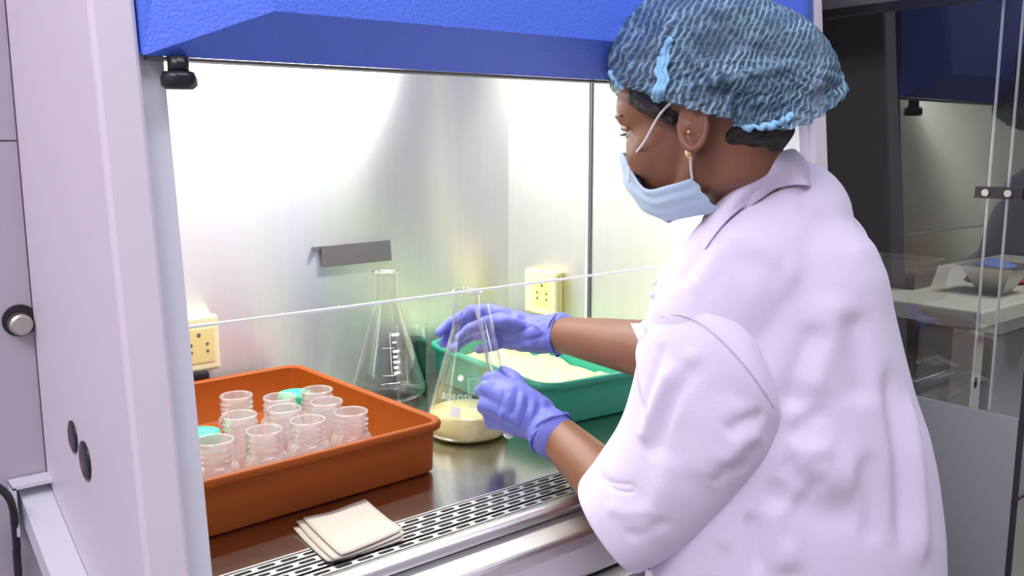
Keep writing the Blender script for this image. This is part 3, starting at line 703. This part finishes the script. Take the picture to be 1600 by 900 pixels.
# bouffant cap: pillow around the traced rim with pleats
CO = [(948, 92), (958, 62), (975, 34), (1002, 6), (1040, -22), (1090, -36), (1140, -28), (1185, 2), (1225, 22), (1258, 44), (1282, 70), (1298, 96), (1303, 122), (1300, 142), (1280, 162), (1252, 180), (1222, 197), (1180, 205), (1140, 198), (1108, 190), (1070, 181), (1040, 170), (1012, 160), (985, 148), (965, 135), (951, 114)]
def outline(pts, n):
    P = [Vector((x, y, 0)) for x, y in pts]; P2 = smooth_path(P+[P[0]], 8); L = [0]
    for a, b in zip(P2, P2[1:]): L.append(L[-1]+(b-a).length)
    out = []; j = 0
    for k in range(n):
        t = L[-1]*k/n
        while L[j+1] < t: j += 1
        out.append(P2[j].lerp(P2[j+1], (t-L[j])/(L[j+1]-L[j])))
    return out
def cap_shape():
    N, Mr = 260, 90; O = outline(CO, N); c = Vector((1128, 92, 0)); cc = at(1128, 92, DH+.03)
    rings = []; uv = []; th = 0.098
    for i in range(1, Mr):
        a = -PI/2+PI*i/Mr; ca = max(math.cos(a), 0)**.62; sa = math.sin(a)
        ring = []
        for k in range(N):
            q = c+(O[k]-c)*ca; p = at(q.x, q.y, DH+.026-(q.x-1128)/1450*.36)
            t = th*(0.80+0.2*math.cos((O[k].x-c.x)/190*1.2))*(1+.16*max(0, min(1, (1150-q.x)/60)))
            lo = max(0, min(1, (q.y-(60 if q.x < 1110 else 90))/60)); g = math.copysign(max(abs(sa), (.88 if q.x < 1110 else .78)*lo*min(1, (q.x-940)/40)*(1-.35*max(0, (q.x-1230)/85))), sa)
            p = p+FH*(t*g)
            d = (p-cc).normalized(); ang = 2*PI*k/N
            # pleats that run down to the elastic edge
            low = max(0, (O[k].y-60)/140)*min(1, ca*1.1)
            w = 0.0022*math.sin(k*.9+3*noise.noise(Vector((k*.05, i*.1, 0))))*low
            w += 0.0042*noise.noise(p*22)+0.0016*noise.noise(p*70)
            ring.append(p+d*w); 
            uv.append(((q.x-950)/365*1.0+.25*(q.y-92)/200*1.0, (q.y+36)/240))
        rings.append(ring)
    v, f = loft(rings, True, True); return (v, f), uv
cs, cuv = cap_shape()
cap = obj('bouffant_cap', cs, cap_m, person, True, cuv, label='blue non-woven bouffant cap')
cme = cap.data
# gathered seams on the cap: local coordinates are offset, so shift for the folding and back
def fold_obj(o, lines):
    off = origin(o.parent); o.data.transform(Matrix.Translation(off)); folds(o.data, lines); o.data.transform(Matrix.Translation(-off))
fold_obj(cap, [([(1060, 20), (1035, 60), (1030, 110), (1040, 150)], .006, .006), ([(1045, 150), (1090, 135), (1140, 120), (1200, 110), (1260, 100)], .005, .006),
               ([(1025, 30), (1020, 70), (1018, 110), (1020, 140)], .005, -.005), ([(1060, 60), (1080, 90), (1105, 110)], .004, .004), ([(1080, 20), (1100, 60), (1112, 100)], .005, .003),
               ([(1100, 145), (1150, 150), (1210, 150), (1270, 140)], .005, -.004), ([(1110, 20), (1150, 60), (1200, 85)], .006, -.003), ([(975, 60), (985, 100), (1000, 135)], .006, .004), ([(1290, 90), (1280, 130), (1240, 165)], .006, .003)])
# ruffled elastic edge
EP = [(953, 118), (970, 139), (1000, 153), (1026, 163), (1046, 170), (1070, 180), (1100, 190), (1140, 198), (1180, 204), (1215, 198), (1238, 186)]
cb_ = bvh_of(cme); offp = origin(person)
def cap_surface(px, py, lift=.003):
    d = (at(px, py, 1)-Vector(CP)).normalized(); h = cb_.ray_cast(Vector(CP)-offp, d)
    return (h[0]+offp-d*lift) if h[0] else at(px, py, DH-.02)
ep = smooth_path([cap_surface(x, y-5) for x, y in EP], 8)
ep = [p+hu*(.0016*math.sin(i*1.7))+hs*(.0016*math.sin(i*2.3)) for i, p in enumerate(ep)]
obj('elastic_edge', tube(ep, [.0030+.0014*math.sin(i*1.1)*math.sin(i*.37) for i in range(len(ep))], 10), cap_band_m, person, True)
rp = [cap_surface(x, y, .002) for x, y in ((1052, 60), (1038, 82), (1030, 108), (1034, 132), (1026, 150), (1030, 164))]
rp = smooth_path(rp, 6)
rp = [p+RIGHT*(.004*noise.noise(p*90)) for p in rp]
obj('gathered_seam', join(tube(rp, [.0032+.0016*noise.noise(p*160) for p in rp], 8), tube([p+RIGHT*.0045+UP*.001 for p in rp[3:]], [.0026+.0018*noise.noise(p*140) for p in rp[3:]], 8), tube([p-RIGHT*.004+BACK*.001 for p in rp[8:]], [.0024+.0014*noise.noise(p*150) for p in rp[8:]], 8)), cap_band_m, person, True, label='bright blue bunched seam at the temple')
# mask: pleated shell over nose and chin
def mask():
    cols = []   # from near cheek edge round the front to the far cheek
    lay = [  # (top a,b,c) (mid) (bottom)
        [( .002, -.048, .0570), (-.002, -.060, .0530), (-.006, -.074, .0450), (-.012, -.088, .0300)],
        [( .030, -.050, .0560), ( .030, -.062, .0530), ( .028, -.074, .0450), ( .024, -.086, .0280)],
        [( .064, -.046, .0440), ( .062, -.060, .0400), ( .056, -.074, .0340), ( .044, -.086, .0220)],
        [( .088, -.006, .0250), ( .088, -.036, .0240), ( .080, -.064, .0220), ( .058, -.086, .0140)],
        [( .102,  .000, .0000), ( .106, -.028, .0000), ( .092, -.064, .0000), ( .062, -.088, .0000)]]
    rows = lay+[[(a, b, -c) for a, b, c in r] for r in lay[-2::-1]]
    G = []
    for r in rows: G.append(smooth_path([Vector(p) for p in r], 5))
    GG = []
    for j in range(len(G[0])): GG.append(smooth_path([g[j] for g in G], 5))
    n = len(GG[0]); V = []
    for j, row in enumerate(GG):
        for i, p in enumerate(row):
            pl = .0014*math.sin(j*1.25)
            V.append(hp_(p.x+pl*.7, p.y, p.z+(pl if p.z > 0 else -pl)*.7))
    Fc = [(j*n+i, j*n+i+1, (j+1)*n+i+1, (j+1)*n+i) for j in range(len(GG)-1) for i in range(n-1)]
    return V, Fc
mk = obj('face_mask', mask(), mask_m, person, True, label='pale blue surgical mask')
sm = mk.modifiers.new('thick', 'SOLIDIFY'); sm.thickness = .0016; sm.offset = 0
def strap(P): return tube(smooth_path([hp_(*p) for p in P], 5), .0014, 8)
obj('ear_loop', strap([(-.008, .036, .0735), (.018, .022, .0725), (.044, .000, .0640), (.074, -.014, .0400), (.087, -.036, .0290)]), elastic_m, mk, True)
obj('ear_loop', strap([(-.010, -.014, .0770), (-.006, -.026, .0720), (.000, -.038, .0630), (.003, -.049, .0570)]), elastic_m, mk, True)

# ---- lab coat
def ringh(pyx, lx, rx, d, th, n=40, e=2.3, tilt=0.0):
    a, b = at(lx, pyx, d), at(rx, pyx, d); c = (a+b)/2; hw = (b-a).length/2; out = []
    for k in range(n):
        t = 2*PI*k/n; ct, st = math.cos(t), math.sin(t)
        x = hw*math.copysign(abs(ct)**(2/e), ct); y = th*math.copysign(abs(st)**(2/e), st)
        out.append(c+RH*x+FH*y+Vector((0, 0, 1))*(tilt*y))
    return out
torso = loft([ringh(r[0], r[1], r[2]-max(0, min(14, (r[0]-380)*.2)), *r[3:]) for r in [
    (318, 1150, 1262, 1.00, .060), (340, 1118, 1318, 1.005, .085), (375, 1085, 1352, 1.01, .105), (420, 1062, 1378, 1.015, .118), (470, 1040, 1393, 1.02, .125), (540, 1022, 1410, 1.02, .130),
    (600, 1012, 1426, 1.02, .132), (660, 1010, 1446, 1.02, .132), (720, 1010, 1458, 1.025, .132), (800, 1012, 1466, 1.03, .135), (900, 1010, 1470, 1.04, .140),
    (1020, 995, 1480, 1.05, .150), (1200, 960, 1500, 1.08, .165), (1420, 930, 1530, 1.11, .18)]])
yoke = tube([at(1225, 352, 1.0), at(1165, 430, .965), at(1120, 500, .965)], [.075, .078, .070], 20, round_ends=True)
yoke2 = tube([at(1225, 352, 1.02), at(1280, 400, 1.12), at(1310, 470, 1.16)], [.060, .062, .058], 20, round_ends=True)
farm = tube([SR, SR.lerp(ER, .5), ER.lerp(WR, .10)], [.060, .062, .058], 18, round_ends=True)
nape = tube([at(1165, 350, .965), at(1205, 322, .97), at(1242, 318, 1.0), at(1258, 325, 1.05), at(1230, 340, 1.10)], [.040, .040, .036, .038, .045], 18, round_ends=True)
chest = tube([at(1135, 400, 1.02), at(1085, 440, 1.04), at(1070, 520, 1.05)], [.04, .045, .05], 16, round_ends=True)
coat = voxel([torso, yoke, yoke2, nape, chest, farm], 0.006, 8)
folds(coat, [
    ([(1278, 500), (1262, 550), (1244, 600), (1236, 650)], .013, -.009), ([(1300, 450), (1295, 510), (1275, 570), (1260, 630)], .020, .007),
    
    ([(1245, 770), (1290, 800), (1345, 795)], .020, -.006), ([(1245, 700), (1290, 740), (1350, 750)], .026, .006),
    ([(1232, 690), (1262, 660), (1300, 640)], .008, -.004), ([(1228, 705), (1265, 700), (1310, 705)], .009, .004), ([(1222, 720), (1250, 745), (1290, 770)], .009, -.004),
    ([(1205, 745), (1225, 800), (1235, 860)], .008, -.004), ([(1105, 370), (1085, 410), (1058, 450)], .007, -.003), ([(1130, 380), (1110, 420), (1075, 465)], .010, .003),
    ([(1240, 320), (1290, 350), (1340, 400)], .012, -.003), ([(1355, 700), (1362, 780), (1360, 860)], .012, -.004), ([(1130, 850), (1128, 890), (1120, 950)], .008, -.004),
    ([(1385, 560), (1400, 660), (1410, 760), (1412, 880)], .010, -.008), ([(1415, 600), (1432, 700), (1438, 800), (1440, 890)], .010, .008),
    ([(1170, 800), (1178, 850), (1185, 900)], .006, -.006), ([(1215, 780), (1225, 840), (1230, 900)], .014, .007), ([(1330, 480), (1345, 560), (1350, 640)], .018, -.006),
    ([(1140, 420), (1180, 410), (1240, 430)], .02, -.004)])
rumple(coat, 8, .005, 5, (1, 1, .5)); rumple(coat, 20, .0010, 9, (1, 1, .5))
cb2 = bvh_of(coat)
coat_o = obj_me('lab_coat', coat, coat_m, person)
coat_o['label'] = 'white short-sleeved lab coat'
def sring(A, B, dA, dB, off, th, n=36, e=2.2):
    a, b = at(*A, dA), at(*B, dB); c = (a+b)/2; h = (b-a)/2
    mx, my = (A[0]+B[0])/2, (A[1]+B[1])/2; dm = (dA+dB)/2
    N = at(mx+off[0], my+off[1], dm-th)-at(mx, my, dm); out = []
    for k in range(n):
        t = 2*PI*k/n; ct, st = math.cos(t), math.sin(t)
        out.append(c+h*math.copysign(abs(ct)**(2/e), ct)+N*math.copysign(abs(st)**(2/e), st))
    return out
SR_ = [sring((1050, 455), (1200, 560), 1.00, .93, (0, -30), .060), sring((1036, 486), (1224, 655), 1.00, .92, (4, -42), .078), sring((1006, 540), (1216, 700), 1.01, .925, (-4, -24), .082), sring((986, 605), (1184, 750), 1.02, .935, (-8, -8), .080),
       sring((964, 665), (1136, 803), 1.035, .955, (-12, 6), .076), sring((938, 710), (1078, 855), 1.05, .985, (-16, 16), .070), sring((914, 742), (1008, 890), 1.06, 1.01, (-22, 26), .062)]
def interp(R, k):
    out = []
    for j in range(len(R[0])): out.append(smooth_path([r[j] for r in R], k))
    return [[out[j][i] for j in range(len(out))] for i in range(len(out[0]))]
RR = interp(SR_, 8)
c_hem = sum(RR[-1], Vector())/36
inner = [[p+(sum(r, Vector())/36-p)*.045 for p in r] for r in RR[-14:][::-1]]
hemr = [[p+(c_hem-p)*.02+(RR[-1][0]-RR[-2][0])*.15 for p in RR[-1]]]
sv, sf = loft(RR+hemr+inner, True, False)
sub = bpy.data.meshes.new('sl'); sub.from_pydata([tuple(p) for p in sv], [], sf)
so = bpy.data.objects.new('tmp', sub); COL.objects.link(so); sd = so.modifiers.new('s', 'SUBSURF'); sd.levels = 2; sd.render_levels = 2
dg = bpy.context.evaluated_depsgraph_get(); dg.update(); slv = bpy.data.meshes.new_from_object(so.evaluated_get(dg), depsgraph=dg); bpy.data.objects.remove(so)
folds(slv, [([(1200, 650), (1165, 655), (1130, 680)], .008, -.004), ([(1195, 675), (1160, 690), (1125, 730)], .009, .004), ([(1172, 725), (1140, 730), (1110, 760)], .008, -.003), ([(1040, 530), (1022, 590), (1000, 650)], .007, -.003), ([(1085, 540), (1072, 600), (1040, 690)], .009, .003), ([(935, 740), (960, 760), (1000, 765)], .006, -.003), ([(945, 790), (985, 800), (1030, 790)], .008, .0025), ([(970, 835), (1010, 830), (1050, 805)], .007, -.003), ([(1060, 560), (1020, 640), (1000, 700)], .012, .006), ([(1100, 550), (1045, 640), (1010, 720)], .010, -.006), 
             
            ([(1170, 620), (1140, 690), (1090, 760)], .018, .004), ([(1060, 700), (1030, 780), (1010, 850)], .016, .004)])
rumple(slv, 10, .004, 2); rumple(slv, 26, .0014, 4)
sb = bvh_of(slv)
obj_me('sleeve', slv, coat_m, person)
# raised armhole seam
seam = []
for (x, y) in ((1034, 494), (1060, 492), (1090, 503), (1125, 530), (1160, 567), (1190, 607), (1208, 636)):
    h1, h2 = cast(cb2, x, y), cast(sb, x, y); c = [h for h in (h1, h2) if h is not None]
    if c: seam.append(min(c, key=lambda p: (p-Vector(CP)).length))
obj('armhole_seam', tube(smooth_path(seam, 6), .0011, 8, round_ends=True), seam_m, person, True)
# far sleeve
fs = sring((1035, 470), (1150, 640), 1.13, 1.13, (0, 0), .07), sring((1000, 505), (1060, 610), 1.19, 1.19, (0, 0), .055), sring((985, 505), (1030, 605), 1.21, 1.21, (0, 0), .052)
obj('sleeve', loft(list(fs), False, False), coat_m, person, True)
# front placket, buttons
for (x, y) in ((1018, 460), (1024, 440)):
    obj('button', ellipsoid(at(x, y, 1.04), [RH*.004, FH*.004, Vector((0, 0, .004))], 12, 8), print_white, person, True)
# collar: stand and fall, folded round the neck
def collar():
    top = [(1098, 342, .985), (1122, 318, .95), (1152, 290, .925), (1186, 262, .915), (1218, 241, .925), (1242, 236, .97), (1240, 250, 1.04), (1200, 275, 1.09), (1150, 310, 1.09), (1110, 340, 1.06)]
    bot = [(1100, 392, .965), (1124, 358, .915), (1158, 326, .892), (1200, 300, .885), (1236, 290, .905), (1266, 292, .965), (1276, 305, 1.06), (1215, 320, 1.13), (1150, 360, 1.12), (1100, 385, 1.07)]
    bp = []
    for i, p in enumerate(bot):
        h = cast(cb2, p[0], p[1]) if i < 6 else None
        bp.append(h+(Vector(CP)-h).normalized()*.005 if h is not None else at(*p))
    A = smooth_path([at(*p) for p in top], 5); B = smooth_path(bp, 5)
    n = len(A); rows = []
    I = [p+(sum(A, Vector())/n-p)*.10+Vector((0, 0, -.035)) for p in A]
    rows.append(I); rows.append([a+(b-a)*-.10+(i-a)*.0 for a, b, i in zip(A, B, I)])
    for t in (.0, .12, .35, .6, .8, 1.0):
        rows.append([a.lerp(b, t)+(a.lerp(b, t)-(sum(A, Vector())/n)).normalized()*(.006*math.sin(PI*min(t*1.2, 1))) for a, b in zip(A, B)])
    V = [p for r in rows for p in r]
    Fc = [(j*n+i, j*n+i+1, (j+1)*n+i+1, (j+1)*n+i) for j in range(len(rows)-1) for i in range(n-1)]
    return V, Fc
co_ = obj('collar', collar(), coat_m, coat_o, True); q = co_.modifiers.new('thick', 'SOLIDIFY'); q.thickness = .003; q.offset = 0
ss = co_.modifiers.new('sub', 'SUBSURF'); ss.levels = 1; ss.render_levels = 2

# ---- gloved hands
def limb(P, R, n=12): return tube(smooth_path([at(*p) for p in P], 4), list(np.interp(np.linspace(0, len(R)-1, 4*(len(P)-1)+1), range(len(R)), R)), n, round_ends=True)
# near (left) hand: closed round the tube, back of the hand to the photographer
LH = [limb([(850, 662, 1.25), (810, 622, 1.265), (774, 591, 1.285)], [.024, .018, .0115]),
      limb([(850, 664, 1.245), (805, 632, 1.250), (760, 606, 1.270)], [.026, .019, .0115]),
      limb([(850, 668, 1.245), (805, 648, 1.248), (757, 632, 1.266)], [.026, .018, .0110]),
      limb([(850, 672, 1.250), (812, 664, 1.255), (768, 660, 1.280)], [.024, .016, .0105]),
      # fingers curling round the tube
      limb([(774, 591, 1.285), (763, 592, 1.315), (775, 594, 1.335), (795, 597, 1.333)], [.0110, .0100, .0092, .0086]),
      limb([(760, 608, 1.270), (752, 612, 1.305), (766, 614, 1.332), (790, 618, 1.332)], [.0112, .0102, .0094, .0086]),
      limb([(757, 634, 1.266), (756, 636, 1.300), (772, 638, 1.330), (795, 640, 1.330)], [.0108, .0098, .0092, .0086]),
      limb([(768, 660, 1.280), (768, 662, 1.305), (782, 662, 1.328), (800, 664, 1.326)], [.0100, .0090, .0084, .0080]),
      limb([(838, 650, 1.255), (800, 626, 1.268), (774, 618, 1.280)], [.030, .0300, .0235], 20),
      limb([(842, 660, 1.255), (800, 648, 1.270), (778, 644, 1.282)], [.028, .0275, .0225], 20),
      # thumb
      limb([(836, 640, 1.275), (815, 610, 1.300), (800, 588, 1.318), (786, 580, 1.326)], [.018, .0135, .0105, .0090])]
cuffL = [at(846, 664, 1.248), at(856, 672, 1.236)]
LH += [limb([(832, 650, 1.255), (850, 665, 1.245), (862, 678, 1.228)], [.027, .0305, .0335], 20)]
lh = voxel(LH, 0.0026, 5, .45)
folds(lh, [([(800, 592), (796, 620), (784, 650), (778, 672)], .0026, .0020), ([(808, 596), (806, 625), (795, 655), (790, 680)], .0022, -.0026), ([(816, 598), (815, 630), (806, 660), (800, 684)], .0026, .0022),
           ([(824, 604), (824, 635), (815, 662), (808, 682)], .0022, -.0024), ([(832, 608), (833, 640), (824, 668), (816, 686)], .0026, .0020), ([(842, 618), (842, 650), (832, 676), (824, 690)], .0026, -.0020), ([(852, 622), (850, 655), (840, 682)], .0026, .0018),
           ([(792, 590), (786, 620), (775, 650)], .0025, -.0014)])
rumple(lh, 55, .0014, 3)
lho = obj_me('glove', lh, glove_m, person); lho['label'] = 'violet nitrile glove, near hand closed on the tube'
def cuff_ring(c, ax_, r, rr):
    u, w = frame_of(ax_); P = [c+(u*math.cos(t)+w*math.sin(t))*(r+.0016*math.sin(5*t)+.001*math.sin(9*t+1))+ax_*(.002*math.sin(3*t)) for t in [2*PI*k/40 for k in range(41)]]
    return tube(P, rr, 8)
cL = at(861, 677, 1.229); axL = (at(870, 688, 1.222)-at(846, 660, 1.248)).normalized()
obj('rolled_cuff', join(cuff_ring(cL, axL, .0335, .0022), tube([cL-axL*.012, cL-axL*.004, cL+axL*.003], [.031, .0335, .0345], 28, False)), glove_m, lho, True)
# far (right) hand, behind the flask neck
RHh = [limb([(860, 522, 1.400), (815, 505, 1.435), (768, 486, 1.455)], [.025, .019, .0120]),
       limb([(855, 522, 1.405), (805, 512, 1.442), (775, 506, 1.458)], [.027, .0235, .018], 20),
       limb([(860, 525, 1.400), (810, 515, 1.440), (762, 503, 1.470)], [.026, .019, .0120]),
       limb([(858, 528, 1.400), (812, 526, 1.440), (768, 520, 1.470)], [.024, .018, .0110]),
       limb([(858, 532, 1.395), (818, 536, 1.430), (782, 534, 1.465)], [.022, .016, .0100]),
       limb([(768, 484, 1.455), (736, 487, 1.470), (708, 502, 1.465), (687, 519, 1.450)], [.0115, .0108, .0098, .0080]),
       limb([(764, 500, 1.466), (734, 504, 1.482), (710, 518, 1.476), (693, 536, 1.460)], [.0118, .0112, .0104, .0086]),
       limb([(768, 518, 1.468), (742, 524, 1.476), (720, 534, 1.466), (708, 544, 1.455)], [.0116, .0108, .0098, .0084]),
       limb([(782, 534, 1.460), (762, 542, 1.450), (750, 546, 1.440)], [.0100, .0090, .0080]),
       limb([(835, 515, 1.405), (800, 502, 1.412), (765, 503, 1.428), (735, 514, 1.440), (718, 528, 1.440)], [.018, .0140, .0112, .0102, .0088]),
       limb([(845, 520, 1.405), (862, 522, 1.395), (874, 522, 1.388)], [.029, .0315, .0335], 20)]
rh = voxel(RHh, 0.0026, 5, .45)
folds(rh, [([(800, 520), (820, 515), (850, 500)], .0026, -.003), ([(790, 535), (830, 530), (860, 520)], .003, -.003), ([(815, 500), (840, 510), (862, 530)], .003, .0026), ([(840, 488), (850, 515), (858, 545)], .003, .002),
           ([(745, 478), (752, 490), (756, 500)], .002, -.002), ([(730, 480), (722, 492), (728, 500)], .002, -.0018), ([(830, 485), (845, 495), (862, 500)], .0028, -.002), ([(780, 480), (800, 492), (830, 500)], .003, -.0015), ([(800, 545), (830, 540), (850, 550)], .003, .002)])
rumple(rh, 60, .0028, 8)
rho = obj_me('glove', rh, glove_m, person); rho['label'] = 'violet nitrile glove, far hand steadying the flask neck'
cR = at(873, 522, 1.388); axR = (at(900, 524, 1.37)-at(846, 520, 1.40)).normalized()
obj('rolled_cuff', join(cuff_ring(cR, axR, .0325, .0020), tube([cR-axR*.012, cR-axR*.004, cR+axR*.003], [.030, .0325, .0335], 28, False)), glove_m, rho, True)

# ================================================================= RIGHT SIDE: GLASS PARTITION, TABLE, CABINET
GXp = 1.31
gp = empty('glass_partition', (GXp, 0.9, FZ), 'dark framed glass partition with frosted lower half right of the cabinet', 'partition')
obj('glass_pane', ([(GXp, .492, .07), (GXp, 1.60, .07), (GXp, 1.60, .645), (GXp, .492, .645)], [(0, 1, 2, 3)]), dark_glass, gp)
obj('frosted_pane', box(GXp, GXp+.005, .4925, 1.60, FZ, .0695), frosted, gp)
obj('top_rail', box(GXp-.012, GXp+.012, 0.30, 1.60, .645, .657), black_plastic, gp)
obj('upper_panel', box(GXp-.006, GXp+.006, 0.30, 1.60, .657, 1.2), rail_m, gp)
obj('edge_seal', box(GXp-.001, GXp+.006, .486, .4915, FZ, .645), black_rubber, gp)
obj('glass_pane', ([(GXp, .30, FZ), (GXp, .485, FZ), (GXp, .485, .645), (GXp, .30, .645)], [(0, 1, 2, 3)]), dark_glass, gp)
obj('rear_post', box(GXp-.012, GXp+.012, 1.60, 1.63, FZ, 1.2), rail_m, gp)
for y in (.560, .534): obj('edge_strip', box(GXp+.002, GXp+.006, y-.0012, y+.0012, .072, .645), sash_edge, gp)
hg = obj('hinge_clamp', box(GXp-.004, GXp+.012, .512, .575, .374, .390), black_plastic, gp, label='dark metal patch hinge on the glass')
for y in (.53, .56): obj('screw', tube([(GXp-.004, y, .382), (GXp-.007, y, .382)], .005, 12), pan_m, hg)
# table in the room beyond
tbx = empty('side_table', (3.3, 1.5, FZ), 'pale laminate table standing behind the glass partition', 'table')
bevel(obj('table_top', box(2.756, 4.3, 1.165, 1.75, -.105, -.05), table_m, tbx), .006)
for x, y in ((2.83, 1.23), (4.2, 1.23), (2.83, 1.68), (4.2, 1.68)):
    l = obj('leg', box(x-.033, x+.033, y-.033, y+.033, FZ, -.105), table_m, tbx)
obj('paint_chip', box(2.81, 2.835, 1.195, 1.1968, -.30, -.27), black_plastic, tbx)
# things on the table
def open_pan(name, x0, x1, y0, y1, z, h, m, label, cat, fl=.02):
    o = empty(name, ((x0+x1)/2, (y0+y1)/2, z), label, cat)
    def r(d, zz): return [Vector(p) for p in ((x0-d, y0-d, zz), (x1+d, y0-d, zz), (x1+d, y1+d, zz), (x0-d, y1+d, zz))]
    obj('pan_wall', loft([r(0, z), r(fl, z+h), r(fl+.012, z+h), r(fl+.012, z+h-.004), r(fl-.003, z+h-.005), r(-.003, z+.004)], True, True), m, o); return o
open_pan('metal_container', 3.10, 3.17, 1.255, 1.325, -.05, .10, pan_m, 'dented steel container standing on the side table', 'container', .05)
open_pan('dark_container', 3.00, 3.12, 1.50, 1.68, -.05, .10, rail_m, 'dark open box left of the steel container on the side table', 'container')
rc = tag(obj('red_cloth', ellipsoid((3.50, 1.40, -.037), [Vector((.20, 0, 0)), Vector((0, .12, 0)), Vector((0, 0, .012))], 24, 10), red_m, None, True), 'dark red folded cloth on the side table by the steel container', 'cloth')
rumple(rc.data, 20, .006)
bc = obj('blue_cloth', ellipsoid((3.135, 1.29, .044), [Vector((.066, 0, 0)), Vector((0, .066, 0)), Vector((0, 0, .020))], 24, 12), blue_cloth, None, True); rumple(bc.data, 18, .012)
tag(bc, 'crumpled dark blue cloth lying in the steel container', 'cloth')
# low grey cabinet under and behind the table
gc = empty('storage_unit', (3.4, 2.3, FZ), 'low grey storage unit under the table behind the glass', 'cabinet')
bevel(obj('unit_body', box(2.6, 4.3, 1.85, 2.4, FZ, -.13), grey_cab, gc), .01)
for x in (2.62, 3.19, 3.76):
    d = obj('unit_door', box(x, x+.54, 1.835, 1.849, FZ+.06, -.20), grey_cab, gc)
gb = empty('grey_bin', (3.6, 1.58, FZ), 'rounded light grey bin standing under the table at the right', 'bin')
bevel(obj('bin_body', box(3.36, 3.80, 1.35, 1.66, FZ, -.24), grey_cab, gb), .03, 3)
bevel(obj('bin_lid', box(3.345, 3.815, 1.335, 1.675, -.235, -.15), ceil_m, gb), .03, 3)
